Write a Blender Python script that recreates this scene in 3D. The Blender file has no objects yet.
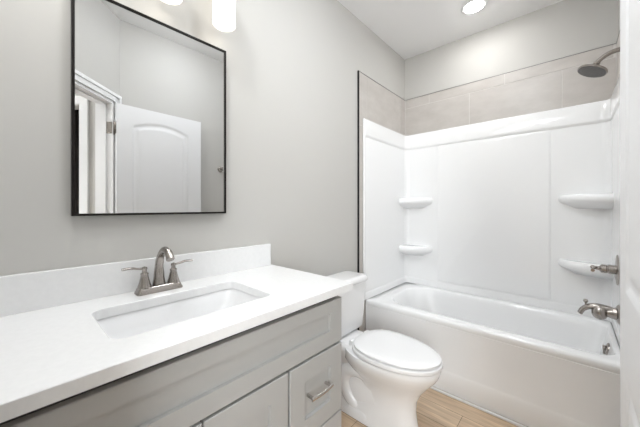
import bpy, bmesh, math, random
from mathutils import Vector, Matrix, Euler
random.seed(7)
PI = math.pi
R = math.radians
scene = bpy.context.scene
C = scene.collection

# ------------------------------------------------------------------ camera, world, exposure, lights
cam_d = bpy.data.cameras.new('camera')
cam_d.sensor_width = 36.0
cam_d.lens = 278.16 / 640 * 36.0
cam_d.shift_y = -6.6 / 640
cam_d.clip_start = 0.02
cam = bpy.data.objects.new('camera', cam_d); C.objects.link(cam)
cam.location = (1.2604, -2.6833, 1.2455)
cam.rotation_euler = (R(90), 0, R(42.09))
scene.camera = cam

scene.view_settings.view_transform = 'Standard'
scene.view_settings.look = 'None'
scene.view_settings.gamma = 1.0
scene.view_settings.use_curve_mapping = False
scene.view_settings.exposure = 2.33

world = bpy.data.worlds.new('world'); scene.world = world
world.use_nodes = True
world.node_tree.nodes['Background'].inputs[0].default_value = (0.9, 0.93, 1.0, 1)
world.node_tree.nodes['Background'].inputs[1].default_value = 0.3

SHADE_EMIT = 0.17       # glowing glass shades of the vanity light
CAN_EMIT = 16.0        # lens of the recessed ceiling lights
BULB_W = 0.03           # bulb inside every vanity shade
ROOM_CAN_W = 0.35       # lamp of the recessed lights (watts)
HALL_FILL_W = 0.5  # added downlight in the hall, out of view
VANITY_FILL_W = 1.3  # added downlight by the vanity, out of view
WINDOW_FILL_W = 12.0       # fill lamp in the added hall window
FILL_DOME_EMIT = 11.0      # added ceiling dome, out of view, for overall fill

# ------------------------------------------------------------------ materials
def mat(name, col, rough=0.5, metal=0.0, coat=0.0, spec=None, emit=None, estr=0.0, bump=None):
    m = bpy.data.materials.new(name); m.use_nodes = True
    nt = m.node_tree; b = nt.nodes['Principled BSDF']
    b.inputs['Base Color'].default_value = (*col, 1)
    b.inputs['Roughness'].default_value = rough
    b.inputs['Metallic'].default_value = metal
    b.inputs['Coat Weight'].default_value = coat
    b.inputs['Coat Roughness'].default_value = 0.05
    if spec is not None: b.inputs['Specular IOR Level'].default_value = spec
    if emit:
        b.inputs['Emission Color'].default_value = (*emit, 1)
        b.inputs['Emission Strength'].default_value = estr
    if bump:
        sc, st = bump
        tc = nt.nodes.new('ShaderNodeTexCoord')
        n = nt.nodes.new('ShaderNodeTexNoise'); n.inputs['Scale'].default_value = sc; n.inputs['Detail'].default_value = 3
        bp = nt.nodes.new('ShaderNodeBump'); bp.inputs['Strength'].default_value = st; bp.inputs['Distance'].default_value = 0.002
        nt.links.new(tc.outputs['Object'], n.inputs['Vector'])
        nt.links.new(n.outputs['Fac'], bp.inputs['Height']); nt.links.new(bp.outputs['Normal'], b.inputs['Normal'])
    return m

def mottled(name, c1, c2, scale, rough, stretch=(1, 1, 1), coat=0.0, detail=4, lo=0.35, hi=0.65):
    m = mat(name, c1, rough, coat=coat); nt = m.node_tree; b = nt.nodes['Principled BSDF']
    tc = nt.nodes.new('ShaderNodeTexCoord'); mp = nt.nodes.new('ShaderNodeMapping'); mp.inputs['Scale'].default_value = stretch
    n = nt.nodes.new('ShaderNodeTexNoise'); n.inputs['Scale'].default_value = scale; n.inputs['Detail'].default_value = detail
    n.inputs['Roughness'].default_value = 0.6
    cr = nt.nodes.new('ShaderNodeValToRGB')
    cr.color_ramp.elements[0].position = lo; cr.color_ramp.elements[0].color = (*c1, 1)
    cr.color_ramp.elements[1].position = hi; cr.color_ramp.elements[1].color = (*c2, 1)
    nt.links.new(tc.outputs['Object'], mp.inputs['Vector']); nt.links.new(mp.outputs['Vector'], n.inputs['Vector'])
    nt.links.new(n.outputs['Fac'], cr.inputs['Fac']); nt.links.new(cr.outputs['Color'], b.inputs['Base Color'])
    return m

def wood_floor():
    m = mat('oak_plank_floor', (0.5, 0.4, 0.28), 0.38); nt = m.node_tree; b = nt.nodes['Principled BSDF']; L = nt.links
    tc = nt.nodes.new('ShaderNodeTexCoord')
    mp = nt.nodes.new('ShaderNodeMapping'); mp.inputs['Location'].default_value = (0.42, -0.015, 0)
    br = nt.nodes.new('ShaderNodeTexBrick')
    br.inputs['Scale'].default_value = 1.0; br.inputs['Brick Width'].default_value = 1.2; br.inputs['Row Height'].default_value = 0.15
    br.inputs['Mortar Size'].default_value = 0.0016; br.inputs['Mortar Smooth'].default_value = 0.3; br.inputs['Bias'].default_value = 0.0
    br.offset = 0.37; br.offset_frequency = 2
    br.inputs['Color1'].default_value = (0.76, 0.60, 0.435, 1); br.inputs['Color2'].default_value = (0.63, 0.475, 0.33, 1)
    br.inputs['Mortar'].default_value = (0.20, 0.14, 0.09, 1)
    mg = nt.nodes.new('ShaderNodeMapping'); mg.inputs['Scale'].default_value = (1.6, 22, 1)
    no = nt.nodes.new('ShaderNodeTexNoise'); no.inputs['Scale'].default_value = 2.2; no.inputs['Detail'].default_value = 6; no.inputs['Distortion'].default_value = 0.6
    cr = nt.nodes.new('ShaderNodeValToRGB')
    cr.color_ramp.elements[0].position = 0.3; cr.color_ramp.elements[0].color = (0.70, 0.66, 0.62, 1)
    cr.color_ramp.elements[1].position = 0.7; cr.color_ramp.elements[1].color = (1.08, 1.06, 1.04, 1)
    mx = nt.nodes.new('ShaderNodeMixRGB'); mx.blend_type = 'MULTIPLY'; mx.inputs['Fac'].default_value = 1.0
    L.new(tc.outputs['Object'], mp.inputs['Vector']); L.new(mp.outputs['Vector'], br.inputs['Vector'])
    L.new(tc.outputs['Object'], mg.inputs['Vector']); L.new(mg.outputs['Vector'], no.inputs['Vector'])
    L.new(no.outputs['Fac'], cr.inputs['Fac'])
    L.new(br.outputs['Color'], mx.inputs['Color1']); L.new(cr.outputs['Color'], mx.inputs['Color2'])
    L.new(mx.outputs['Color'], b.inputs['Base Color'])
    bp = nt.nodes.new('ShaderNodeBump'); bp.inputs['Strength'].default_value = 0.15; bp.inputs['Distance'].default_value = 0.002
    L.new(no.outputs['Fac'], bp.inputs['Height']); L.new(bp.outputs['Normal'], b.inputs['Normal'])
    return m

M = {}
M['wall'] = mat('wall_paint_pale_grey', (0.545, 0.533, 0.507), 0.7, bump=(140, 0.06))
M['ceiling'] = mat('ceiling_paint_white', (0.92, 0.92, 0.92), 0.8, bump=(120, 0.06))
M['trim'] = mat('trim_paint_white', (0.83, 0.83, 0.835), 0.35)
M['door'] = mat('door_paint_white', (0.83, 0.83, 0.84), 0.38)
M['floor'] = wood_floor()
M['hallfloor'] = M['floor']
M['tile'] = mottled('stone_look_tile', (0.50, 0.468, 0.437), (0.56, 0.528, 0.497), 5.0, 0.35, (1, 1, 2.2))
M['grout'] = mat('pale_grout', (0.68, 0.66, 0.63), 0.8)
M['black'] = mat('black_metal', (0.008, 0.007, 0.007), 0.5, spec=0.25)
M['frame'] = mat('dark_bronze_frame', (0.006, 0.004, 0.003), 0.4, spec=0.25)
M['thin'] = mat('grey_edge_metal', (0.25, 0.24, 0.23), 0.35, 0.8)
M['acrylic'] = mat('white_acrylic', (0.915, 0.917, 0.92), 0.16, coat=0.3)
M['tub'] = mat('white_tub_enamel', (0.915, 0.917, 0.92), 0.14, coat=0.4)
M['porcelain'] = mat('white_porcelain', (0.86, 0.86, 0.865), 0.10, coat=0.5)
M['seat'] = mat('white_seat_plastic', (0.87, 0.87, 0.875), 0.2)
M['quartz'] = mottled('white_quartz', (0.80, 0.80, 0.80), (0.825, 0.825, 0.825), 60, 0.25)
M['cabinet'] = mat('grey_cabinet_paint', (0.42, 0.418, 0.407), 0.45, bump=(90, 0.03))
M['carcass'] = mat('painted_gap_shade', (0.055, 0.052, 0.048), 0.6)  # near-black colour stands in for the shade in the cabinet gaps
M['nickel'] = mat('brushed_nickel', (0.38, 0.35, 0.325), 0.27, 1.0)
M['chrome'] = mat('satin_nickel_pull', (0.62, 0.60, 0.58), 0.22, 1.0)
M['rubber'] = mat('dark_rubber', (0.03, 0.03, 0.03), 0.6)
M['mirror'] = mat('mirror_glass', (0.69, 0.69, 0.685), 0.0, 1.0)
M['shade'] = mat('opal_glass_shade', (0.9, 0.88, 0.84), 0.3, emit=(1.0, 0.95, 0.87), estr=SHADE_EMIT)
M['bulb'] = mat('lit_bulb', (1, 1, 1), 0.3, emit=(1.0, 0.95, 0.88), estr=0.5)
M['lens'] = mat('lit_downlight_lens', (1, 1, 1), 0.3, emit=(1.0, 0.985, 0.96), estr=CAN_EMIT)
M['dome'] = mat('fill_dome_diffuser', (1, 1, 1), 0.3, emit=(0.905, 0.953, 1.0), estr=FILL_DOME_EMIT)
M['caulk'] = mat('white_caulk', (0.82, 0.81, 0.79), 0.5)
M['closet'] = mat('dark_grey_closet', (0.06, 0.056, 0.053), 0.7)  # one even dark grey for the closet walls

# ------------------------------------------------------------------ helpers
def link(name, bm, m, parent=None, smooth=None, mats=None):
    bmesh.ops.recalc_face_normals(bm, faces=bm.faces)
    me = bpy.data.meshes.new(name); bm.to_mesh(me); bm.free()
    for x in (mats or [m]): me.materials.append(x)
    if smooth is not None:
        for p in me.polygons: p.use_smooth = True
        me.set_sharp_from_angle(angle=R(smooth))
    o = bpy.data.objects.new(name, me); C.objects.link(o)
    if parent: o.parent = parent
    return o

def tag(o, label=None, cat=None, group=None, kind=None):
    if label: o['label'] = label
    if cat: o['category'] = cat
    if group: o['group'] = group
    if kind: o['kind'] = kind
    return o

def thing(name, label, cat, loc=(0, 0, 0), rz=0.0, group=None):
    o = bpy.data.objects.new(name, None); C.objects.link(o)
    o.location = loc; o.rotation_euler = (0, 0, rz); o.empty_display_size = 0.05
    return tag(o, label, cat, group)

def struct(name, bm, m, parent=None, smooth=None, mats=None):
    o = link(name, bm, m, parent, smooth, mats)
    if not parent: o['kind'] = 'structure'
    return o

def BM(): return bmesh.new()

def add_box(bm, x0, x1, y0, y1, z0, z1, bev=0.0, seg=2, mi=0, mtx=None):
    t = bmesh.new()
    bmesh.ops.create_cube(t, size=1.0)
    for v in t.verts:
        v.co = Vector(((x0 + x1) / 2 + v.co.x * (x1 - x0), (y0 + y1) / 2 + v.co.y * (y1 - y0), (z0 + z1) / 2 + v.co.z * (z1 - z0)))
    if bev > 0:
        bmesh.ops.bevel(t, geom=list(t.edges), offset=bev, segments=seg, profile=0.5, affect='EDGES')
    if mtx is not None: bmesh.ops.transform(t, matrix=mtx, verts=t.verts)
    merge(bm, t, mi)

def merge(bm, t, mi=0):
    vm = {}
    for v in t.verts: vm[v] = bm.verts.new(v.co)
    for f in t.faces:
        try:
            nf = bm.faces.new([vm[v] for v in f.verts]); nf.material_index = mi
        except ValueError: pass
    t.free()

def add_loft(bm, rings, cap0=True, cap1=True, closed=True, mi=0):
    vr = [[bm.verts.new(p) for p in r] for r in rings]
    n = len(rings[0])
    for a, b in zip(vr, vr[1:]):
        for i in range(n if closed else n - 1):
            j = (i + 1) % n
            f = bm.faces.new((a[i], a[j], b[j], b[i])); f.material_index = mi
    if cap0: bm.faces.new(list(reversed(vr[0]))).material_index = mi
    if cap1: bm.faces.new(vr[-1]).material_index = mi

def frame_axes(d):
    d = d.normalized()
    up = Vector((0, 0, 1)) if abs(d.z) < 0.95 else Vector((0, 1, 0))
    a = d.cross(up).normalized(); b = a.cross(d).normalized()
    return a, b

def add_lathe(bm, prof, origin, axis=(0, 0, 1), n=32, cap0=True, cap1=True):
    """prof: [(radius, distance along the axis)]"""
    ax = Vector(axis).normalized(); a, b = frame_axes(ax); o = Vector(origin)
    rings = []
    for r, h in prof:
        rings.append([o + ax * h + (a * math.cos(2 * PI * i / n) + b * math.sin(2 * PI * i / n)) * max(r, 1e-4) for i in range(n)])
    add_loft(bm, rings, cap0, cap1)

def smooth_path(pts, rad, sub=6):
    P = [Vector(p) for p in pts]; out = []; ro = []
    for i in range(len(P) - 1):
        p0 = P[max(i - 1, 0)]; p1 = P[i]; p2 = P[i + 1]; p3 = P[min(i + 2, len(P) - 1)]
        for k in range(sub):
            t = k / sub
            out.append(0.5 * ((2 * p1) + (p2 - p0) * t + (2 * p0 - 5 * p1 + 4 * p2 - p3) * t * t + (-p0 + 3 * p1 - 3 * p2 + p3) * t ** 3))
            s = t * t * (3 - 2 * t)
            ro.append(tuple(rad[i][q] * (1 - s) + rad[i + 1][q] * s for q in (0, 1)))
    out.append(P[-1]); ro.append(rad[-1])
    return out, ro

def add_tube(bm, pts, rad, n=16, sub=6, smooth=True, side=None):
    """rad: list of radius or (width radius, height radius) per point"""
    rad = [(r, r) if not isinstance(r, tuple) else r for r in (rad if isinstance(rad, list) else [rad] * len(pts))]
    if smooth: P, ro = smooth_path(pts, rad, sub)
    else: P, ro = [Vector(p) for p in pts], rad
    rings = []; prev = Vector(side) if side else None
    for i, p in enumerate(P):
        d = (P[min(i + 1, len(P) - 1)] - P[max(i - 1, 0)]).normalized()
        if prev is None: a, b = frame_axes(d)
        else:
            a = (prev - d * prev.dot(d)).normalized(); b = a.cross(d).normalized()
        prev = a
        rings.append([p + a * math.cos(2 * PI * k / n) * ro[i][0] + b * math.sin(2 * PI * k / n) * ro[i][1] for k in range(n)])
    add_loft(bm, rings)

def add_prism(bm, pts, z0, z1, bev=0.0, seg=2, mi=0):
    t = bmesh.new()
    add_loft(t, [[(x, y, z0) for x, y in pts], [(x, y, z1) for x, y in pts]])
    bmesh.ops.recalc_face_normals(t, faces=t.faces)
    if bev > 0:
        es = [e for e in t.edges if len(e.link_faces) == 2 and e.calc_face_angle() > R(35)]
        bmesh.ops.bevel(t, geom=es, offset=bev, segments=seg, profile=0.5, affect='EDGES')
    merge(bm, t, mi)

def rrect(x0, x1, y0, y1, r, n=8):
    """rounded rectangle, counter-clockwise; r one radius or four (x1y0, x1y1, x0y1, x0y0)"""
    rr = r if isinstance(r, (tuple, list)) else (r,) * 4
    out = []
    for (cx, cy, a0), q in zip(((x1, y0, -90), (x1, y1, 0), (x0, y1, 90), (x0, y0, 180)), rr):
        sx = -1 if cx == x1 else 1; sy = -1 if cy == y1 else 1
        for k in range(n + 1):
            a = R(a0 + 90 * k / n)
            out.append((cx + sx * q + q * math.cos(a), cy + sy * q + q * math.sin(a)))
    return out

def ring(pts, z): return [Vector((x, y, z)) for x, y in pts]

# ------------------------------------------------------------------ the setting
H = 2.745            # ceiling
XR = 1.455           # right wall by the door
XA = 1.49            # right wall of the tub alcove
YF = -2.95           # wall at the near end of the vanity
K = Vector((1.455, -2.105)); E = Vector((-0.70711, -0.70711)); N = Vector((0.70711, -0.70711))   # the wall cut across the corner, with the doorway
def sn(s, n, z=0.0):
    p = K + E * s + N * n
    return Vector((p.x, p.y, z))
DIAG = Matrix(((E.x, N.x, 0, K.x), (E.y, N.y, 0, K.y), (0, 0, 1, 0), (0, 0, 0, 1)))   # (s, n, z) to the room
S0, S1 = 0.07, 0.90  # door opening along the wall
DZ = 2.055           # door head
SE = (K.y - YF) / 0.70711
WT = 0.126           # thickness of the wall with the door

bm = BM(); add_box(bm, -0.12, 3.4, -4.9, 0.12, -0.1, 0.0); struct('floor', bm, M['floor'])
bm = BM(); add_box(bm, -0.12, 3.4, -4.9, 0.12, H, H + 0.1); struct('ceiling', bm, M['ceiling'])
bm = BM(); add_box(bm, -0.12, 0.0, YF, 0.12, 0, H); struct('wall_left', bm, M['wall'])
bm = BM(); add_box(bm, 0.0, XA + 0.12, 0.0, 0.12, 0, H); struct('wall_back', bm, M['wall'])
bm = BM(); add_prism(bm, [(XA, 0.0), (XA, -0.86), (XR, -0.86), (K.x, K.y), (K.x + 0.13, K.y - 0.0), (XA + 0.12, -0.8), (XA + 0.12, 0.0)], 0, H)
struct('wall_right', bm, M['wall'])
bm = BM(); e0 = K + E * SE; add_box(bm, -0.12, e0.x, YF - 0.12, YF, 0, H); struct('wall_front', bm, M['wall'])
# diagonal wall with the doorway
bm = BM()
add_box(bm, 0.0, S0, 0, WT, 0, H, mtx=DIAG); add_box(bm, S1, SE, 0, WT, 0, H, mtx=DIAG); add_box(bm, S0, S1, 0, WT, DZ, H, mtx=DIAG)
struct('wall_diagonal', bm, M['wall'])
# jamb lining and stop
bm = BM()
add_box(bm, S0 - 0.001, S0 + 0.016, -0.002, WT + 0.002, 0, DZ, mtx=DIAG); add_box(bm, S1 - 0.016, S1 + 0.001, -0.002, WT + 0.002, 0, DZ, mtx=DIAG)
add_box(bm, S0, S1, -0.002, WT + 0.002, DZ - 0.016, DZ + 0.001, mtx=DIAG)
add_box(bm, S0 + 0.016, S0 + 0.026, 0.045, 0.08, 0, DZ - 0.016, mtx=DIAG); add_box(bm, S0 + 0.016, S1 - 0.016, 0.045, 0.08, DZ - 0.026, DZ - 0.016, mtx=DIAG)
struct('trim_1', bm, M['trim'])
# casing, room side: stepped colonial profile built of two layers
bm = BM()
for a, b, t in ((0.005, S0 - 0.004, 0.012), (0.005, 0.03, 0.018), (S1 + 0.004, S1 + 0.07, 0.012), (S1 + 0.045, S1 + 0.07, 0.018)):
    add_box(bm, a, b, -t, 0.0, 0, DZ + 0.065 if b - a > 0.03 else DZ + 0.065, 0.003, mtx=DIAG)
add_box(bm, 0.005, S1 + 0.07, -0.012, 0, DZ + 0.004, DZ + 0.068, 0.003, mtx=DIAG)
add_box(bm, 0.005, S1 + 0.07, -0.019, 0, DZ + 0.042, DZ + 0.068, 0.004, mtx=DIAG)
struct('trim_2', bm, M['trim'])
# hall beyond the doorway
HS = 0.03
bm = BM()
add_box(bm, HS - 0.1, HS, WT, 0.275, 0, H, mtx=DIAG); add_box(bm, HS - 0.1, HS, 1.05, 2.2, 0, H, mtx=DIAG); add_box(bm, HS - 0.1, HS, 0.275, 1.05, 2.04, H, mtx=DIAG)
struct('wall_hall', bm, M['wall'])
bm = BM()
add_box(bm, HS, HS + 0.016, 0.215, 0.28, 0, 2.11, 0.004, mtx=DIAG); add_box(bm, HS, HS + 0.016, 1.045, 1.11, 0, 2.11, 0.004, mtx=DIAG); add_box(bm, HS, HS + 0.017, 0.215, 1.11, 2.045, 2.11, 0.004, mtx=DIAG)
struct('trim_3', bm, M['trim'])
bm = BM(); add_box(bm, 1.5, 1.6, WT, 2.2, 0, H, mtx=DIAG); struct('wall_hall_far', bm, M['wall'])
W0, W1, WZ0, WZ1 = 0.50, 1.40, 0.55, 2.35
bm = BM()
for a in ((HS - 0.1, W0, 0, H), (W1, 1.6, 0, H), (W0, W1, 0, WZ0), (W0, W1, WZ1, H)): add_box(bm, a[0], a[1], 2.2, 2.3, a[2], a[3], mtx=DIAG)
struct('wall_hall_end', bm, M['wall'])
win = bpy.data.objects.new('fill_window_1', None); C.objects.link(win); win['kind'] = 'structure'  # window added behind the camera to throw frontal light into the room
bm = BM()
for a in ((W0, W0 + 0.05, WZ0, WZ1), (W1 - 0.05, W1, WZ0, WZ1), (W0, W1, WZ0, WZ0 + 0.05), (W0, W1, WZ1 - 0.05, WZ1), (W0, W1, 1.43, 1.47)): add_box(bm, a[0], a[1], 2.19, 2.29, a[2], a[3], 0.004, mtx=DIAG)
link('fill_window_frame', bm, M['trim'], win)
bm = BM(); add_box(bm, W0 + 0.04, W1 - 0.04, 2.262, 2.268, WZ0 + 0.04, WZ1 - 0.04, mtx=DIAG)
link('pane', bm, mat('fill_window_glow', (0.9, 0.9, 0.9), 0.4, emit=(0.93, 0.97, 1.0), estr=1.0), win)  # pane glows as part of the added window fill
wl = bpy.data.lights.new('window_fill_lamp', 'AREA'); wl.shape = 'RECTANGLE'; wl.size = W1 - W0 - 0.1; wl.size_y = WZ1 - WZ0 - 0.1; wl.energy = WINDOW_FILL_W; wl.color = (0.95, 0.98, 1.0)
wo = bpy.data.objects.new('window_fill_lamp', wl); C.objects.link(wo); wo.location = sn((W0 + W1) / 2, 2.255, (WZ0 + WZ1) / 2)
wo.rotation_euler = Vector((-N.x, -N.y, 0)).to_track_quat('-Z', 'Z').to_euler()
bm = BM(); add_box(bm, SE, 1.6, 0.0, WT, 0, H, mtx=DIAG); struct('wall_hall_return', bm, M['wall'])
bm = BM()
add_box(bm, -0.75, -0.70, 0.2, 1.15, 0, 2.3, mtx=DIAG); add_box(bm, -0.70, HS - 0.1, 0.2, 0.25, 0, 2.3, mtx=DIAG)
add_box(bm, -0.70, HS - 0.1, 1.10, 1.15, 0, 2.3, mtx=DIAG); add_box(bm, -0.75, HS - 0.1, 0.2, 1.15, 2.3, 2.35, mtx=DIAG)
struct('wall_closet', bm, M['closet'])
# baseboards
bm = BM(); add_box(bm, 0, 0.014, -1.70, -0.76, 0, 0.10, 0.004); struct('baseboard_left', bm, M['trim'])
bm = BM(); add_box(bm, XR - 0.014, XR, -2.085, -0.76, 0, 0.10, 0.004); struct('baseboard_right', bm, M['trim'])

# wall tile above and beside the surround
TT = 2.325; TB = 1.90; G = 0.004
def tile_boxes(bm, cells, plane, off, th):
    for a0, a1, z0, z1 in cells:
        if plane == 'y': add_box(bm, a0 + G / 2, a1 - G / 2, -off - th, -off, z0 + G / 2, z1 - G / 2, 0.0008, 1)
        elif plane == 'x0': add_box(bm, off, off + th, a0 + G / 2, a1 - G / 2, z0 + G / 2, z1 - G / 2, 0.0008, 1)
        else: add_box(bm, XA - off - th, XA - off, a0 + G / 2, a1 - G / 2, z0 + G / 2, z1 - G / 2, 0.0008, 1)
ZR = 2.237
bm = BM()
tile_boxes(bm, [(0.009, 0.60, TB, ZR), (0.60, 1.211, TB, ZR), (1.211, XA - 0.009, TB, ZR), (0.009, 0.25, ZR, TT), (0.25, 0.86, ZR, TT), (0.86, 1.47, ZR, TT)], 'y', 0.002, 0.006)
for f in bm.faces: f.material_index = 0
add_box(bm, 0.002, XA - 0.002, -0.0065, 0.0, TB, TT - 0.001, mi=1)
struct('trim_4', bm, M['tile'], mats=[M['tile'], M['grout']])
YT = -0.834
bm = BM()
cells = [(-0.108, -0.009, TB, TT), (-0.718, -0.108, TB, TT), (YT, -0.718, TB, TT)]
cells += [(YT, -0.70, z0, z1) for z0, z1 in ((1.31, TB), (0.70, 1.31), (0.10, 0.70))]
tile_boxes(bm, cells, 'x0', 0.002, 0.006)
add_box(bm, 0.0, 0.0065, YT, -0.001, TB, TT - 0.001, mi=1); add_box(bm, 0.0, 0.0065, YT, -0.70, 0.10, TB, mi=1)
struct('trim_5', bm, M['tile'], mats=[M['tile'], M['grout']])
bm = BM()
cells = [(-0.62, -0.009, TB, ZR), (YT, -0.62, TB, ZR), (-0.36, -0.009, ZR, TT), (YT, -0.36, ZR, TT)]
cells += [(YT, -0.70, z0, z1) for z0, z1 in ((1.31, TB), (0.70, 1.31), (0.10, 0.70))]
tile_boxes(bm, cells, 'x1', 0.002, 0.006)
add_box(bm, XA - 0.0065, XA, YT, -0.001, TB, TT - 0.001, mi=1); add_box(bm, XA - 0.0065, XA, YT, -0.70, 0.10, TB, mi=1)
struct('trim_6', bm, M['tile'], mats=[M['tile'], M['grout']])
# metal edge strips: black on the outer end, thin grey along the top
bm = BM(); add_box(bm, 0.0, 0.012, YT - 0.011, YT, 0.10, TT + 0.003, 0.001, 1); struct('trim_7', bm, M['black'])
bm = BM()
add_box(bm, 0.0, 0.0095, YT, 0, TT - 0.001, TT + 0.003); add_box(bm, 0.0, XA, -0.0095, 0, TT - 0.001, TT + 0.003); add_box(bm, XA - 0.0095, XA, YT, 0, TT - 0.001, TT + 0.003)
struct('trim_8', bm, M['thin'])
# white strip between tub and floor
bm = BM(); add_box(bm, 0.015, XR, -0.762, -0.745, 0.0, 0.014, 0.004); struct('trim_9', bm, M['caulk'])

# the open door, two panels, the upper one arched
door = bpy.data.objects.new('door_1', None); C.objects.link(door); door['kind'] = 'structure'
hinge_p = sn(S0 + 0.004, -0.004)
door.location = (hinge_p.x, hinge_p.y, 0.0)
DW, DH, DT = 0.656, 2.03, 0.035
door.rotation_euler = (0, 0, R(-0.4))
def door_leaf(w, h, t):
    """height field over the leaf on both faces: moulded arch-top panel and a square panel below"""
    nx, nz = 110, 240
    def sd(x, z, x0, x1, z0, z1, arch):
        top = z1
        if arch:
            u = (x - (x0 + x1) / 2) / ((x1 - x0) / 2)
            u = max(-1.0, min(1.0, u))
            top = z1 + arch * (1 - u * u)
        return min(x - x0, x1 - x, z - z0, (top - z) * 0.93)
    def hgt(x, z):
        d = max(sd(x, z, 0.105, w - 0.115, 1.015, 1.875, 0.055), sd(x, z, 0.105, w - 0.115, 0.24, 0.785, 0))
        if d <= 0: return 0.0
        if d < 0.012: return -0.007 * (0.5 - 0.5 * math.cos(PI * d / 0.012))
        if d < 0.026: return -0.007
        if d < 0.050: return -0.007 + 0.0055 * (0.5 - 0.5 * math.cos(PI * (d - 0.026) / 0.024))
        return -0.0015
    bm = bmesh.new(); g = {}
    for s in (0, 1):
        for i in range(nx + 1):
            for k in range(nz + 1):
                x = w * i / nx; z = h * k / nz; q = hgt(x, z)
                g[s, i, k] = bm.verts.new(((-t - q) if s == 0 else q, x, z))
    for s in (0, 1):
        for i in range(nx):
            for k in range(nz):
                bm.faces.new((g[s, i, k], g[s, i + 1, k], g[s, i + 1, k + 1], g[s, i, k + 1]))
    for i in range(nx):
        for k in (0, nz): bm.faces.new((g[0, i, k], g[0, i + 1, k], g[1, i + 1, k], g[1, i, k]))
    for k in range(nz):
        for i in (0, nx): bm.faces.new((g[0, i, k], g[0, i, k + 1], g[1, i, k + 1], g[1, i, k]))
    return bm
leaf = link('leaf', door_leaf(DW, DH, DT), M['door'], door, smooth=40)
leaf.location = (-0.003, 0.006, 0.012)
for hz in (0.25, 1.05, 1.855):
    bm = BM()
    add_lathe(bm, [(0.004, -0.052), (0.0065, -0.048), (0.0065, 0.048), (0.004, 0.052)], (0, 0, hz), n=14)
    add_box(bm, -0.036, -0.006, 0.0035, 0.0055, hz - 0.045, hz + 0.045)
    link('hinge', bm, M['nickel'], door, smooth=40)
    bm = BM(); add_box(bm, S0 + 0.0155, S0 + 0.0185, 0.004, 0.044, hz - 0.045, hz + 0.045, mtx=DIAG)
    o = link('hinge_plate', bm, M['nickel'], None, smooth=40); o.parent = door
    bpy.context.view_layer.update(); o.matrix_parent_inverse = door.matrix_world.inverted()

# ------------------------------------------------------------------ bathtub
YA = -0.744; ZT = 0.491
TX0, TX1 = 0.012, 1.458
tub = thing('bathtub', 'white alcove bathtub below the shower surround', 'bathtub', (0, 0, 0))
bm = BM()
def tring(x0, x1, y0, y1, r, z): return ring(rrect(x0, x1, y0, y1, r, 10), z)
rings = [tring(TX0, TX1, YA + 0.004, -0.012, 0.004, 0.012), tring(TX0, TX1, YA + 0.004, -0.012, 0.004, 0.44), tring(TX0, TX1, YA - 0.004, -0.012, 0.006, 0.452), tring(TX0, TX1, YA - 0.004, -0.012, 0.006, ZT - 0.016),
         tring(TX0 + 0.002, TX1 - 0.002, YA - 0.001, -0.014, 0.007, ZT - 0.006), tring(TX0 + 0.007, TX1 - 0.007, YA + 0.008, -0.018, 0.010, ZT),
         tring(0.125, 1.436, -0.672, -0.078, (0.09, 0.09, 0.19, 0.19), ZT), tring(0.134, 1.432, -0.664, -0.086, (0.09, 0.09, 0.19, 0.19), ZT - 0.003),
         tring(0.143, 1.427, -0.656, -0.094, (0.09, 0.09, 0.19, 0.19), ZT - 0.014), tring(0.165, 1.418, -0.648, -0.102, (0.09, 0.09, 0.19, 0.19), ZT - 0.06),
         tring(0.22, 1.39, -0.630, -0.120, (0.11, 0.11, 0.20, 0.20), 0.30), tring(0.28, 1.365, -0.610, -0.140, (0.11, 0.11, 0.20, 0.20), 0.20),
         tring(0.31, 1.315, -0.590, -0.160, (0.10, 0.10, 0.18, 0.18), 0.155), tring(0.36, 1.28, -0.56, -0.19, (0.09, 0.09, 0.15, 0.15), 0.138)]
add_loft(bm, rings)
link('basin', bm, M['tub'], tub, smooth=50)
# apron: gently dished front with a flat skirt
bm = BM()
prof = [(YA + 0.012, 0.012), (YA - 0.001, 0.014), (YA - 0.004, 0.02), (YA - 0.004, 0.135), (YA - 0.001, 0.148), (YA + 0.001, 0.16), (YA + 0.002, 0.30), (YA + 0.001, 0.40), (YA - 0.0035, 0.446), (YA + 0.012, 0.449)]
add_loft(bm, [[Vector((x, y, z)) for y, z in prof] for x in (TX0, TX1)])
link('apron', bm, M['tub'], tub, smooth=40)
bm = BM(); c = Vector((1.417, -0.385, 0.425)); ax = Vector((-0.985, 0, 0.17))
add_lathe(bm, [(0.036, -0.006), (0.037, 0.003), (0.034, 0.008), (0.020, 0.011), (0.001, 0.012)], c, ax, 32)
add_box(bm, c.x - 0.022, c.x - 0.008, c.y - 0.006, c.y + 0.006, c.z - 0.03, c.z + 0.02, 0.003)
tag(link('overflow_plate', bm, M['nickel'], tub, smooth=40), 'brushed nickel overflow plate')
bm = BM(); add_lathe(bm, [(0.036, -0.004), (0.036, 0.003), (0.030, 0.006), (0.022, 0.004), (0.001, 0.004)], (1.20, -0.375, 0.138), n=28)
link('drain', bm, M['nickel'], tub, smooth=40)

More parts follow.
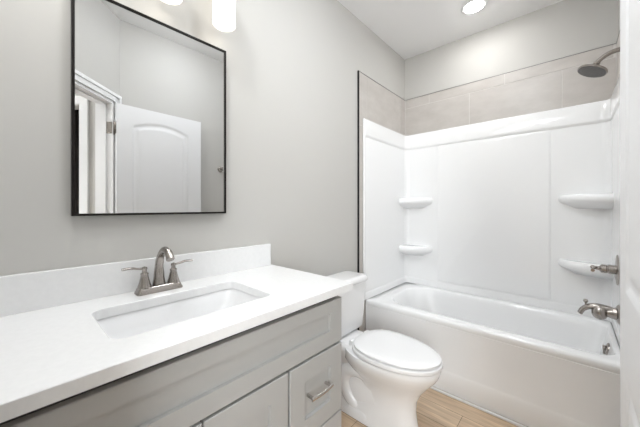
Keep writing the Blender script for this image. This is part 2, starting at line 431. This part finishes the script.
# ------------------------------------------------------------------ shower surround
RX = 1.458
sur = thing('shower_surround', 'white moulded shower wall surround standing on the bathtub', 'shower surround', (0, 0, ZT))
def upath(dx, dy, r, yf=-0.772, n=10):
    """inner line of the U, from the near left end round the back to the near right end"""
    x0, x1, y = 0.010 + dx, RX + 0.012 - dx, -0.009 - dy
    out = [(x0, yf)]
    for k in range(n + 1):
        a = R(180 - 90 * k / n); out.append((x0 + r + r * math.cos(a), y - r + r * math.sin(a)))
    for k in range(n + 1):
        a = R(90 - 90 * k / n); out.append((x1 - r + r * math.cos(a), y - r + r * math.sin(a)))
    return out + [(x1, yf)]
def ushell(bm, levels):
    """levels: [(dx, r, z)] bottom to top; one solid U between the inner line and the wall"""
    outer = upath(0.0, 0.0, 0.004)
    lo, hi = levels[0][2], levels[-1][2]
    rings = [ring(outer, lo)] + [ring(upath(d, d, r), z) for d, r, z in levels] + [ring(outer, hi)]
    rings.append(rings[0])
    n = len(outer); vr = [[bm.verts.new(p) for p in r] for r in rings[:-1]]; vr.append(vr[0])
    for a, b in zip(vr, vr[1:]):
        for i in range(n - 1): bm.faces.new((a[i], a[i + 1], b[i + 1], b[i]))
    for i in (0, n - 1): bm.faces.new([r[i] for r in vr[:-1]])
bm = BM(); z0 = -ZT
ushell(bm, [(0.012, 0.05, 0.06), (0.012, 0.05, 1.34)])
link('wall_panels', bm, M['acrylic'], sur, smooth=40)
bm = BM()
ushell(bm, [(0.015, 0.05, 0.001), (0.0155, 0.05, 0.045), (0.0145, 0.05, 0.052), (0.0125, 0.05, 0.0595)])
link('bottom_flange', bm, M['acrylic'], sur, smooth=50)
bm = BM()
ushell(bm, [(0.013, 0.05, 1.322), (0.018, 0.05, 1.330), (0.022, 0.05, 1.338), (0.0225, 0.05, 1.343), (0.018, 0.045, 1.462), (0.015, 0.04, 1.467), (0.010, 0.03, 1.470)])
link('top_band', bm, M['acrylic'], sur, smooth=50)
# raised middle panel
bm = BM(); pr = []
for d, t in ((0.0, -0.0205), (0.0, -0.022), (0.006, -0.0255), (0.012, -0.0265)):
    p = rrect(0.335 + d, 1.147 - d, 0.065 + d, 1.325 - d, 0.02, 6)
    pr.append([Vector((x, t, z)) for x, z in p])
add_loft(bm, pr); link('back_panel', bm, M['acrylic'], sur, smooth=40)
# front edge beads
for xx in (0.010, RX + 0.0):
    bm = BM(); add_box(bm, xx, xx + 0.016, -0.784, -0.766, 0.002, 1.469, 0.005, 3); link('edge_bead', bm, M['acrylic'], sur, smooth=50)
# corner shelves
def shelf_outline(px, py, d):
    """corner at the origin, long side px on the back wall, py on the side wall; convex front"""
    out = [(0.0, 0.0)]
    P0 = Vector((px - d, 0.0)); P1 = Vector((px * 0.86 - d, py * 0.62 - d)); P2 = Vector((px * 0.40, py * 1.0 - d)); P3 = Vector((0.0, py - d))
    for k in range(17):
        t = k / 16
        q = P0 * (1 - t) ** 3 + P1 * 3 * t * (1 - t) ** 2 + P2 * 3 * t * t * (1 - t) + P3 * t ** 3
        out.append((q.x, q.y))
    return out
for side in (0, 1):
    for zt in (1.333, 0.872):
        bm = BM(); rs = []
        for d, z in ((0.09, -0.10), (0.045, -0.072), (0.014, -0.058), (0.003, -0.046), (0.0, -0.034), (0.001, -0.020), (0.007, -0.006), (0.018, 0.0), (0.03, -0.003), (0.06, -0.005)):
            o = shelf_outline(0.272, 0.155, d)
            if side == 0: rs.append([Vector((0.0195 + x, -0.0185 - y, zt + z - ZT)) for x, y in o])
            else: rs.append([Vector((RX + 0.0025 - x, -0.0185 - y, zt + z - ZT)) for x, y in o])
        add_loft(bm, rs)
        link('corner_shelf', bm, M['acrylic'], sur, smooth=50)

# ------------------------------------------------------------------ shower fittings on the right end wall
t = thing('shower_valve', 'brushed nickel shower valve with lever handle above the tub spout', 'shower valve', (RX, -0.37, 0.885))
bm = BM()
pr = []
for s, xx in ((1.0, 0.004), (1.0, -0.002), (0.93, -0.006), (0.6, -0.009), (0.3, -0.010)):
    pr.append([Vector((xx, 0.066 * s * math.cos(2 * PI * i / 40), 0.088 * s * math.sin(2 * PI * i / 40))) for i in range(40)])
add_loft(bm, pr); link('escutcheon', bm, M['nickel'], t, smooth=40)
bm = BM(); add_lathe(bm, [(0.026, 0.0), (0.026, 0.03), (0.022, 0.034), (0.022, 0.038), (0.025, 0.042), (0.024, 0.062), (0.018, 0.066), (0.012, 0.07), (0.010, 0.085), (0.001, 0.087)], (-0.006, 0, 0), (-1, 0, 0), 28)
link('handle_hub', bm, M['nickel'], t, smooth=35)
bm = BM()
add_tube(bm, [(-0.086, 0, 0.002), (-0.096, -0.012, 0.004), (-0.103, -0.03, -0.004), (-0.105, -0.05, -0.008)], [0.010, 0.009, 0.007, 0.009], 14)
add_lathe(bm, [(0.001, -0.012), (0.009, -0.009), (0.012, 0.0), (0.009, 0.009), (0.001, 0.012)], (-0.103, -0.004, 0.004), (-1, 0, 0), 20)
link('lever', bm, M['nickel'], t, smooth=40)

t = thing('tub_spout', 'brushed nickel tub spout with diverter knob just above the tub rim', 'tub spout', (RX + 0.005, -0.43, 0.650))
t.scale = (1.06, 1.15, 1.15)
bm = BM(); add_lathe(bm, [(0.047, -0.003), (0.047, 0.006), (0.042, 0.012), (0.033, 0.016)], (0, 0, 0), (-1, 0, 0), 32); link('flange', bm, M['nickel'], t, smooth=35)
bm = BM()
add_lathe(bm, [(0.030, 0.012), (0.027, 0.03), (0.022, 0.045), (0.022, 0.052), (0.026, 0.056)], (0, 0, 0), (-1, 0, 0), 28)
add_lathe(bm, [(0.012, 0.046), (0.027, 0.053), (0.036, 0.066), (0.038, 0.078), (0.035, 0.092), (0.026, 0.104), (0.012, 0.110)], (0, 0, -0.004), (-1, 0, 0), 28)
add_tube(bm, [(-0.03, 0, 0.016), (-0.08, 0, 0.022), (-0.115, 0, 0.016), (-0.142, 0, -0.002), (-0.155, 0, -0.026)], [(0.02, 0.014), (0.022, 0.014), (0.020, 0.014), (0.018, 0.012), (0.021, 0.012)], 18)
link('spout_body', bm, M['nickel'], t, smooth=40)
bm = BM(); add_lathe(bm, [(0.004, 0.0), (0.004, 0.018), (0.009, 0.022), (0.011, 0.028), (0.008, 0.035), (0.001, 0.037)], (-0.132, 0, 0.012), n=18); link('diverter_knob', bm, M['nickel'], t, smooth=40)

t = thing('overhead_shower', 'brushed nickel rain shower head on a curved arm above the surround', 'shower head', (XA - 0.008, -0.39, 2.130))
bm = BM(); add_lathe(bm, [(0.032, 0.0), (0.032, 0.004), (0.024, 0.010), (0.013, 0.014)], (0, 0, 0), (-1, 0, 0), 28); link('flange', bm, M['nickel'], t, smooth=35)
bm = BM(); add_tube(bm, [(-0.004, 0, 0), (-0.03, 0, 0.002), (-0.06, 0, -0.004), (-0.092, 0, -0.023), (-0.112, 0, -0.043)], [0.0125] * 5, 16); link('arm', bm, M['nickel'], t, smooth=40)
hd = Vector((-0.42, -0.12, -0.90)).normalized(); ho = Vector((-0.108, 0, -0.038))
bm = BM(); add_lathe(bm, [(0.010, 0.0), (0.016, 0.004), (0.017, 0.014), (0.013, 0.019), (0.015, 0.026), (0.030, 0.033), (0.056, 0.040), (0.069, 0.047), (0.071, 0.053), (0.069, 0.058)], ho, hd, 36); link('head', bm, M['nickel'], t, smooth=40)
bm = BM(); add_lathe(bm, [(0.066, 0.056), (0.066, 0.0595), (0.001, 0.060)], ho, hd, 36)
a, b = frame_axes(hd)
for rr, n in ((0.015, 6), (0.030, 12), (0.045, 18), (0.058, 24)):
    for i in range(n):
        q = ho + hd * 0.059 + (a * math.cos(2 * PI * i / n) + b * math.sin(2 * PI * i / n)) * rr
        add_lathe(bm, [(0.0022, 0.0), (0.0016, 0.003)], q, hd, 6)
tag(link('nozzle_face', bm, mat('dark_nickel_face', (0.13, 0.125, 0.12), 0.4, 0.8), t, smooth=40), 'darker face dotted with nozzles')

# ------------------------------------------------------------------ toilet
TY = -1.215
toi = thing('toilet', 'white two-piece toilet with closed lid between vanity and bathtub', 'toilet', (0, TY, 0))
def egg(xb, xf, hw, z, n=48, p=2.3, mid=0.42):
    """egg outline from xb (back) to xf (front), half width hw; widest at mid of the length"""
    xm = xb + (xf - xb) * mid; out = []
    for i in range(n):
        a = 2 * PI * i / n; c, s = math.cos(a), math.sin(a)
        L = (xf - xm) if c > 0 else (xm - xb)
        q = p if c < 0 else 2.05
        out.append(Vector((xm + L * math.copysign(abs(c) ** (2 / q), c), hw * math.copysign(abs(s) ** (2 / q), s), z)))
    return out
bm = BM()
add_loft(bm, [egg(0.12, 0.655, 0.118, 0.0, p=3), egg(0.12, 0.655, 0.118, 0.012, p=3), egg(0.125, 0.648, 0.112, 0.03, p=3), egg(0.20, 0.640, 0.098, 0.075, p=2.8), egg(0.29, 0.634, 0.088, 0.13, p=2.6),
              egg(0.31, 0.640, 0.092, 0.19, p=2.5), egg(0.27, 0.668, 0.112, 0.245, p=2.4), egg(0.22, 0.708, 0.142, 0.295), egg(0.19, 0.741, 0.165, 0.335), egg(0.20, 0.757, 0.178, 0.365), egg(0.20, 0.763, 0.182, 0.388),
              egg(0.20, 0.760, 0.180, 0.3985), egg(0.21, 0.750, 0.172, 0.4025)])
# deck that carries the tank
dk = []
for d, z in ((0.05, 0.215), (0.025, 0.30), (0.006, 0.345), (0.0, 0.37), (0.0, 0.395), (0.006, 0.403), (0.014, 0.405)):
    dk.append(ring(rrect(0.035 + d * 0.5, 0.36, -0.125 + d, 0.125 - d, 0.045, 8), z))
add_loft(bm, dk)
add_loft(bm, [ring(rrect(0.14, 0.46, -0.092, 0.092, 0.04, 8), 0.02), ring(rrect(0.14, 0.46, -0.090, 0.090, 0.04, 8), 0.16), ring(rrect(0.12, 0.46, -0.092, 0.092, 0.05, 8), 0.27), ring(rrect(0.10, 0.46, -0.10, 0.10, 0.05, 8), 0.33)])
# trapway bulge on both flanks and foot at the back
for s in (-1, 1):
    add_tube(bm, [(0.52, s * 0.02, 0.16), (0.43, s * 0.055, 0.235), (0.33, s * 0.068, 0.275), (0.24, s * 0.066, 0.245), (0.21, s * 0.066, 0.17), (0.25, s * 0.066, 0.09), (0.31, s * 0.066, 0.05)],
             [0.035, 0.045, 0.05, 0.05, 0.05, 0.048, 0.04], 18)
add_loft(bm, [ring(rrect(0.06, 0.42, -0.118, 0.118, 0.05, 8), 0.0), ring(rrect(0.06, 0.42, -0.118, 0.118, 0.05, 8), 0.03), ring(rrect(0.065, 0.41, -0.112, 0.112, 0.05, 8), 0.045), ring(rrect(0.09, 0.38, -0.085, 0.085, 0.05, 8), 0.075), ring(rrect(0.10, 0.36, -0.07, 0.07, 0.05, 8), 0.24)])
link('bowl', bm, M['porcelain'], toi, smooth=50)
for s in (-1, 1):
    bm = BM(); add_lathe(bm, [(0.014, 0.0), (0.014, 0.008), (0.010, 0.016), (0.001, 0.019)], (0.27, s * 0.098, 0.040), n=18); link('bolt_cap', bm, M['seat'], toi, smooth=40)
bm = BM()
tk = []
for f, z in ((0.0, 0.405), (0.4, 0.43), (0.62, 0.50), (0.85, 0.62), (1.0, 0.735)):
    w = 0.172 + 0.03 * f
    tk.append(ring(rrect(0.016, 0.178 + 0.024 * f, -w, w, (0.04, 0.04, 0.02, 0.02), 8), z))
add_loft(bm, [ring(rrect(0.026, 0.165, -0.16, 0.16, (0.04, 0.04, 0.02, 0.02), 8), 0.4052)] + tk[1:])
link('tank', bm, M['porcelain'], toi, smooth=40)
bm = BM()
lr = (0.045, 0.045, 0.02, 0.02)
add_loft(bm, [ring(rrect(0.012, 0.210, -0.208, 0.208, lr, 8), 0.7355), ring(rrect(0.008, 0.214, -0.213, 0.213, lr, 8), 0.741), ring(rrect(0.007, 0.216, -0.215, 0.215, lr, 8), 0.752), ring(rrect(0.008, 0.213, -0.212, 0.212, lr, 8), 0.765), ring(rrect(0.015, 0.204, -0.203, 0.203, lr, 8), 0.773), ring(rrect(0.03, 0.185, -0.185, 0.185, (0.03,) * 4, 8), 0.776)])
link('tank_lid', bm, M['porcelain'], toi, smooth=50)
bm = BM(); add_lathe(bm, [(0.014, 0.0), (0.014, 0.008), (0.010, 0.012)], (0.197, -0.180, 0.68), (1, 0, 0), 20)
add_tube(bm, [(0.208, -0.18, 0.68), (0.213, -0.165, 0.679), (0.213, -0.125, 0.674)], [0.007, 0.007, 0.009], 12)
tag(link('flush_lever', bm, M['nickel'], toi, smooth=40), 'nickel flush lever')
bm = BM()
oo = [egg(0.270, 0.768, 0.183, 0.4075, p=2.6), egg(0.268, 0.770, 0.185, 0.413, p=2.6), egg(0.270, 0.768, 0.183, 0.425, p=2.6), egg(0.280, 0.758, 0.174, 0.428, p=2.6), egg(0.33, 0.64, 0.105, 0.427), egg(0.335, 0.635, 0.10, 0.420), egg(0.33, 0.64, 0.105, 0.4075)]
vr = [[bm.verts.new(p) for p in r] for r in oo]
for a_, b_ in zip(vr, vr[1:] + vr[:1]):
    for i in range(48): bm.faces.new((a_[i], a_[(i + 1) % 48], b_[(i + 1) % 48], b_[i]))
link('seat', bm, M['seat'], toi, smooth=50)
bm = BM()
add_loft(bm, [egg(0.282, 0.754, 0.170, 0.4318, p=2.6), egg(0.278, 0.763, 0.178, 0.436, p=2.6), egg(0.278, 0.763, 0.178, 0.444, p=2.6), egg(0.29, 0.750, 0.167, 0.4505, p=2.6), egg(0.34, 0.71, 0.13, 0.454), egg(0.42, 0.62, 0.07, 0.4555)])
link('lid', bm, M['seat'], toi, smooth=60)
for s in (-1, 1):
    bm = BM(); add_lathe(bm, [(0.012, -0.022), (0.014, -0.018), (0.014, 0.018), (0.012, 0.022)], (0.272, s * 0.075, 0.426), (0, 1, 0), 18)
    add_box(bm, 0.254, 0.284, s * 0.075 - 0.02, s * 0.075 + 0.02, 0.4055, 0.42, 0.004)
    link('hinge', bm, M['seat'], toi, smooth=40)

# ------------------------------------------------------------------ vanity
VX = 0.527   # carcass front
VY0, VY1 = YF + 0.008, -1.757
van = thing('vanity_cabinet', 'grey shaker vanity cabinet under the white countertop', 'vanity cabinet', (0, 0, 0))
bm = BM()
zc = 0.8915
add_box(bm, 0.004, VX - 0.0, VY1 - 0.018, VY1, 0.10, zc); add_box(bm, 0.004, VX, VY0, VY0 + 0.018, 0.10, zc)
add_box(bm, 0.004, VX, VY0 + 0.018, VY1 - 0.018, 0.10, 0.118); add_box(bm, 0.004, 0.016, VY0 + 0.018, VY1 - 0.018, 0.118, zc)
add_box(bm, 0.004, VX - 0.07, VY0, VY1, 0.0, 0.10)
link('carcass', bm, M['cabinet'], van)
bm = BM()
add_box(bm, VX - 0.019, VX, VY0 + 0.018, VY1 - 0.018, 0.845, zc); add_box(bm, VX - 0.019, VX, VY0 + 0.018, VY1 - 0.018, 0.66, 0.70); add_box(bm, VX - 0.019, VX, VY0 + 0.018, VY1 - 0.018, 0.118, 0.15)
for y in (-2.052, -2.645): add_box(bm, VX - 0.019, VX, y - 0.02, y + 0.02, 0.15, 0.66)
for y in (VY0 + 0.018, VY1 - 0.053): add_box(bm, VX - 0.019, VX, y, y + 0.035, 0.15, 0.845)
for y in (-1.90, -2.80): add_box(bm, VX - 0.019, VX, y - 0.12, y + 0.12, 0.385, 0.415)
tag(link('face_frame', bm, M['carcass'], van), 'frame coloured dark for the shade in the gaps')
def shaker(name, y0, y1, z0, z1, st, rl, th=0.02, dp=0.011, rt=None):
    """front with a recessed flat panel; rails and stiles bevelled"""
    rt = rt or rl
    bm = bmesh.new(); x0, x1 = VX + 0.001, VX + 0.001 + th
    def rect(x, a, b, c, d): return [Vector((x, a, c)), Vector((x, b, c)), Vector((x, b, d)), Vector((x, a, d))]
    add_loft(bm, [rect(x0, y0, y1, z0, z1), rect(x1 - 0.002, y0, y1, z0, z1), rect(x1, y0 + 0.002, y1 - 0.002, z0 + 0.002, z1 - 0.002),
                  rect(x1, y0 + st - 0.001, y1 - st + 0.001, z0 + rl - 0.001, z1 - rt + 0.001), rect(x1 - dp, y0 + st + 0.0005, y1 - st - 0.0005, z0 + rl + 0.0005, z1 - rt - 0.0005)])
    return link(name, bm, M['cabinet'], van)
def pull(parent, yc, zc_, half=0.05):
    bm = BM(); x = VX + 0.001 + 0.009
    for s in (-1, 1):
        add_box(bm, x, x + 0.032, yc + s * half - 0.005, yc + s * half + 0.005, zc_ - 0.005, zc_ + 0.005, 0.0015)
    p = [(x + 0.033, yc - half - 0.008, zc_), (x + 0.037, yc - half * 0.5, zc_), (x + 0.038, yc, zc_), (x + 0.037, yc + half * 0.5, zc_), (x + 0.033, yc + half + 0.008, zc_)]
    add_tube(bm, p, [(0.008, 0.004), (0.0065, 0.004), (0.006, 0.004), (0.0065, 0.004), (0.008, 0.004)], 12, side=(0, 0, 1))
    return tag(link('pull', bm, M['chrome'], parent, smooth=40), 'satin nickel bar pull')
ff = shaker('false_front', VY0 + 0.006, VY1 - 0.002, 0.691, 0.868, 0.072, 0.060, rt=0.047)
for y0, y1 in ((-2.046, VY1 - 0.002), (VY0 + 0.006, -2.652)):
    for z0, z1 in ((0.405, 0.682), (0.124, 0.399)):
        d = shaker('drawer', y0, y1, z0, z1, 0.072, 0.070)
        pull(d, (y0 + y1) / 2, (z0 + z1) / 2 + 0.008)
for y0, y1 in ((-2.346, -2.055), (-2.644, -2.352)):
    d = shaker('door', y0, y1, 0.124, 0.682, 0.075, 0.070)
    yk = y0 + 0.035 if y0 > -2.4 else y1 - 0.035
    bm = BM(); add_lathe(bm, [(0.006, 0.0), (0.006, 0.014), (0.014, 0.018), (0.015, 0.024), (0.010, 0.029), (0.001, 0.03)], (VX + 0.021, yk, 0.55), (1, 0, 0), 20)
    link('knob', bm, M['chrome'], d, smooth=40)

# worktop with the cut-out for the basin
CX, CY1, CZ = 0.568, -1.706, 0.923
SX0, SX1, SY0, SY1 = 0.158, 0.446, -2.522, -2.038
ct = thing('countertop', 'white quartz countertop with a low backsplash on the grey vanity', 'countertop', (0, 0, 0.892))
bm = BM()
n8 = 8
def outr(z, d=0.0):
    x0, x1, y0, y1 = 0.002, CX - d, YF + 0.003, CY1 - d
    inner = rrect(SX0, SX1, SY0, SY1, 0.035, n8); out = []
    cx, cy = (SX0 + SX1) / 2, (SY0 + SY1) / 2
    corners = [(x1, y0), (x1, y1), (x0, y1), (x0, y0)]
    m = n8 + 1
    for q in range(4):
        c = corners[q]
        for k in range(m):
            ix, iy = inner[q * m + k]
            f = k / n8
            # walk from the straight-out projection to the corner and on
            if q == 0: p = (ix, y0) if f < 0.5 else (x1, iy)
            elif q == 1: p = (x1, iy) if f < 0.5 else (ix, y1)
            elif q == 2: p = (ix, y1) if f < 0.5 else (x0, iy)
            else: p = (x0, iy) if f < 0.5 else (ix, y0)
            if k == n8 // 2: p = c
            out.append(Vector((p[0], p[1], z)))
    return out
def innr(z, d=0.0): return ring(rrect(SX0 + d, SX1 - d, SY0 + d, SY1 - d, 0.035 - d, n8), z)
rings = [outr(0.0), outr(CZ - 0.892 - 0.002), outr(CZ - 0.892, 0.002), innr(CZ - 0.892, -0.002), innr(CZ - 0.894, 0.0), innr(0.0)]
vr = [[bm.verts.new(p) for p in r] for r in rings]
for a_, b_ in zip(vr, vr[1:] + vr[:1]):
    for i in range(len(a_)): bm.faces.new((a_[i], a_[(i + 1) % len(a_)], b_[(i + 1) % len(a_)], b_[i]))
link('slab', bm, M['quartz'], ct)
bm = BM(); add_box(bm, 0.002, 0.021, YF + 0.003, -1.7186, CZ - 0.892, 1.0406 - 0.892, 0.0015, 2); link('backsplash', bm, M['quartz'], ct)

# undermount basin
sk = thing('sink_basin', 'white rectangular undermount sink basin set into the countertop', 'sink', ((SX0 + SX1) / 2, (SY0 + SY1) / 2, 0.8905))
hx, hy = (SX1 - SX0) / 2, (SY1 - SY0) / 2
bm = BM()
def sring(dx0, dx1, dy, r, z): return ring(rrect(-hx + dx0, hx - dx1, -hy + dy, hy - dy, r, 8), z)
add_loft(bm, [sring(-0.025, -0.025, -0.025, 0.05, -0.012), sring(-0.025, -0.025, -0.025, 0.05, 0.0), sring(-0.006, -0.006, -0.006, 0.04, 0.0), sring(-0.003, -0.003, -0.003, 0.04, -0.004), sring(0.002, 0.006, 0.012, 0.04, -0.05), sring(0.010, 0.022, 0.055, 0.05, -0.105), sring(0.030, 0.045, 0.09, 0.05, -0.123), sring(0.06, 0.07, 0.14, 0.045, -0.128)], cap0=False)
add_loft(bm, [sring(-0.025, -0.025, -0.025, 0.05, -0.012), sring(-0.008, -0.008, -0.008, 0.05, -0.016), sring(-0.006, -0.004, 0.0, 0.05, -0.06), sring(0.0, 0.012, 0.045, 0.05, -0.115), sring(0.03, 0.045, 0.085, 0.05, -0.136)], cap0=False)
bmesh.ops.remove_doubles(bm, verts=bm.verts, dist=1e-5)
link('bowl', bm, M['porcelain'], sk, smooth=50)
bm = BM(); add_lathe(bm, [(0.030, 0.0), (0.030, 0.002), (0.024, 0.003), (0.020, 0.001), (0.001, 0.0015)], (0.0, 0.0, -0.128), n=24); link('drain', bm, M['nickel'], sk, smooth=40)

# faucet
fa = thing('faucet', 'brushed nickel two-handle faucet behind the sink basin', 'faucet', (0.078, -2.301, CZ))
fa.scale = (0.96, 0.96, 1.0)
bm = BM()
def fr(sx, sy, z, r): return ring(rrect(-sx, sx, -sy, sy, r, 6), z)
add_loft(bm, [fr(0.029, 0.083, 0.0003, 0.012), fr(0.029, 0.083, 0.005, 0.012), fr(0.025, 0.079, 0.012, 0.011), fr(0.023, 0.077, 0.020, 0.010), fr(0.020, 0.074, 0.023, 0.009)])
link('base_plate', bm, M['nickel'], fa, smooth=35)
for s in (-1, 1):
    bm = BM()
    add_lathe(bm, [(0.024, 0.0), (0.023, 0.006), (0.019, 0.018), (0.015, 0.034), (0.0125, 0.046), (0.0135, 0.049), (0.0135, 0.053), (0.009, 0.056), (0.008, 0.064), (0.010, 0.069), (0.009, 0.075), (0.001, 0.078)], (0, s * 0.053, 0.022), n=28)
    h = link('handle', bm, M['nickel'], fa, smooth=35)
    bm = BM()
    add_tube(bm, [(0.0, s * 0.053, 0.092), (0.002, s * 0.075, 0.095), (0.004, s * 0.10, 0.100), (0.006, s * 0.128, 0.100)], [(0.0045, 0.0045), (0.005, 0.004), (0.0068, 0.0045), (0.0075, 0.0045)], 14, side=(1, 0, 0))
    link('lever', bm, M['nickel'], h, smooth=40)
bm = BM()
add_tube(bm, [(-0.006, 0, 0.022), (-0.005, 0, 0.06), (-0.002, 0, 0.10), (0.018, 0, 0.138), (0.055, 0, 0.161), (0.096, 0, 0.155), (0.117, 0, 0.133)],
         [(0.024, 0.020), (0.019, 0.017), (0.0155, 0.0145), (0.0135, 0.013), (0.013, 0.013), (0.013, 0.0135), (0.0145, 0.0145)], 20, side=(0, 1, 0))
link('spout', bm, M['nickel'], fa, smooth=50)
bm = BM(); add_lathe(bm, [(0.003, 0.0), (0.003, 0.088), (0.007, 0.092), (0.008, 0.098), (0.006, 0.103), (0.001, 0.105)], (-0.021, 0.0, 0.018), n=14); link('lift_rod', bm, M['nickel'], fa, smooth=40)

# ------------------------------------------------------------------ mirror
MY0, MY1, MZ0, MZ1 = -2.55, -1.990, 1.2145, 1.9975
mi = thing('mirror', 'rectangular wall mirror in a thin dark frame above the vanity', 'mirror', (0.0, (MY0 + MY1) / 2, MZ0))
w = (MY1 - MY0) / 2; h = MZ1 - MZ0; f = 0.008
bm = BM()
def mr(x, d): return [Vector((x, -w + d, d)), Vector((x, w - d, d)), Vector((x, w - d, h - d)), Vector((x, -w + d, h - d))]
vr = [[bm.verts.new(p) for p in r] for r in (mr(0.001, 0), mr(0.0245, 0), mr(0.026, 0.0015), mr(0.026, f - 0.001), mr(0.025, f), mr(0.001, f))]
for a_, b_ in zip(vr, vr[1:] + vr[:1]):
    for i in range(4): bm.faces.new((a_[i], a_[(i + 1) % 4], b_[(i + 1) % 4], b_[i]))
link('frame', bm, M['frame'], mi)
bm = BM(); add_box(bm, 0.006, 0.020, -w + f, w - f, f, h - f); link('glass', bm, M['mirror'], mi)

# ------------------------------------------------------------------ vanity light
vl = thing('vanity_light', 'wall light bar with three glowing glass shades above the mirror', 'light', (0.0, -2.271, 2.312))
bm = BM(); add_box(bm, 0.001, 0.022, -0.11, 0.11, -0.055, 0.055, 0.006); link('wall_plate', bm, M['nickel'], vl, smooth=40)
bm = BM(); add_tube(bm, [(0.045, -0.27, 0), (0.045, 0.27, 0)], [0.009, 0.009], 14, smooth=False)
add_tube(bm, [(0.02, 0, 0), (0.045, 0, 0)], [0.012, 0.012], 14, smooth=False); link('bar', bm, M['nickel'], vl, smooth=40)
for y in (-0.2365, 0.0, 0.2365):
    bm = BM(); add_tube(bm, [(0.045, y, 0.0), (0.07, y, 0.0), (0.080, y, -0.006), (0.085, y, -0.03)], [0.008] * 4, 12)
    add_lathe(bm, [(0.020, 0.0), (0.028, -0.012), (0.030, -0.036), (0.030, -0.040)], (0.085, y, -0.02), n=28); link('socket', bm, M['nickel'], vl, smooth=40)
    bm = BM()
    add_lathe(bm, [(0.030, -0.055), (0.046, -0.056), (0.050, -0.060), (0.050, -0.236), (0.0485, -0.238), (0.047, -0.236), (0.047, -0.060), (0.030, -0.058)], (0.085, y, 0.0), n=40, cap0=False, cap1=False)
    link('glass_shade', bm, M['shade'], vl, smooth=40)
    bm = BM(); add_lathe(bm, [(0.012, -0.06), (0.014, -0.08), (0.026, -0.11), (0.030, -0.135), (0.026, -0.158), (0.014, -0.17), (0.001, -0.173)], (0.085, y, 0.0), n=24)
    link('bulb', bm, M['bulb'], vl, smooth=60)
    ld = bpy.data.lights.new('bulb_light', 'POINT'); ld.energy = BULB_W; ld.color = (1.0, 0.95, 0.88); ld.shadow_soft_size = 0.03
    lo = bpy.data.objects.new('bulb_light', ld); C.objects.link(lo); lo.parent = vl; lo.location = (0.085, y, -0.205)

# ------------------------------------------------------------------ recessed downlights, the vanity and hall ones added as fill
def downlight(x, y, label, watts):
    t = thing('recessed_downlight', label, 'light', (x, y, H), 0, None)
    bm = BM(); add_lathe(bm, [(0.058, -0.001), (0.086, -0.001), (0.087, -0.004), (0.080, -0.007), (0.066, -0.008), (0.058, -0.004)], (0, 0, 0), n=48, cap0=False, cap1=False); link('trim_ring', bm, M['trim'], t, smooth=40)
    bm = BM(); add_lathe(bm, [(0.062, -0.0035), (0.058, -0.010), (0.045, -0.017), (0.025, -0.021), (0.001, -0.022)], (0, 0, 0), n=40); link('lens', bm, M['lens'], t, smooth=40)
    ld = bpy.data.lights.new('downlight_lamp', 'AREA'); ld.shape = 'DISK'; ld.size = 0.12; ld.energy = watts; ld.color = (0.95, 0.975, 1.0)
    lo = bpy.data.objects.new('downlight_lamp', ld); C.objects.link(lo); lo.parent = t; lo.location = (0, 0, -0.024)
downlight(0.722, -0.372, 'lit recessed downlight in the ceiling above the bathtub', ROOM_CAN_W)
hp = sn(0.75, 1.0)
downlight(0.50, -2.62, 'added fill downlight in the ceiling in front of the vanity', VANITY_FILL_W)  # unseen, added to brighten the vanity end
downlight(hp.x, hp.y, 'added fill downlight in the hall ceiling outside the bathroom door', HALL_FILL_W)  # unseen, added for more light in the hall

t = thing('added_fill_dome', 'added glowing fill dome in the middle of the ceiling', 'light', (0.86, -1.66, H))  # unseen dome added to brighten the whole room
bm = BM(); add_lathe(bm, [(0.15, 0.0), (0.152, -0.012), (0.146, -0.022), (0.138, -0.022)], (0, 0, 0), n=48); link('base_ring', bm, M['nickel'], t, smooth=40)
bm = BM(); add_lathe(bm, [(0.138, -0.0225), (0.136, -0.04), (0.12, -0.065), (0.085, -0.085), (0.04, -0.095), (0.001, -0.097)], (0, 0, 0), n=48); link('diffuser', bm, M['dome'], t, smooth=60)

# robe hook on the right wall
t = thing('robe_hook', 'round nickel robe hook on the wall beside the open door', 'hook', (XR, -1.250, 1.63))
bm = BM(); add_lathe(bm, [(0.029, 0.0), (0.029, 0.006), (0.023, 0.012), (0.009, 0.015)], (0, 0, 0), (-1, 0, 0), 28); link('rosette', bm, M['nickel'], t, smooth=40)
bm = BM(); add_tube(bm, [(-0.010, 0, 0), (-0.028, 0, -0.003), (-0.042, 0, 0.006), (-0.046, 0, 0.022)], [0.006, 0.006, 0.006, 0.009], 14); link('hook', bm, M['nickel'], t, smooth=40)
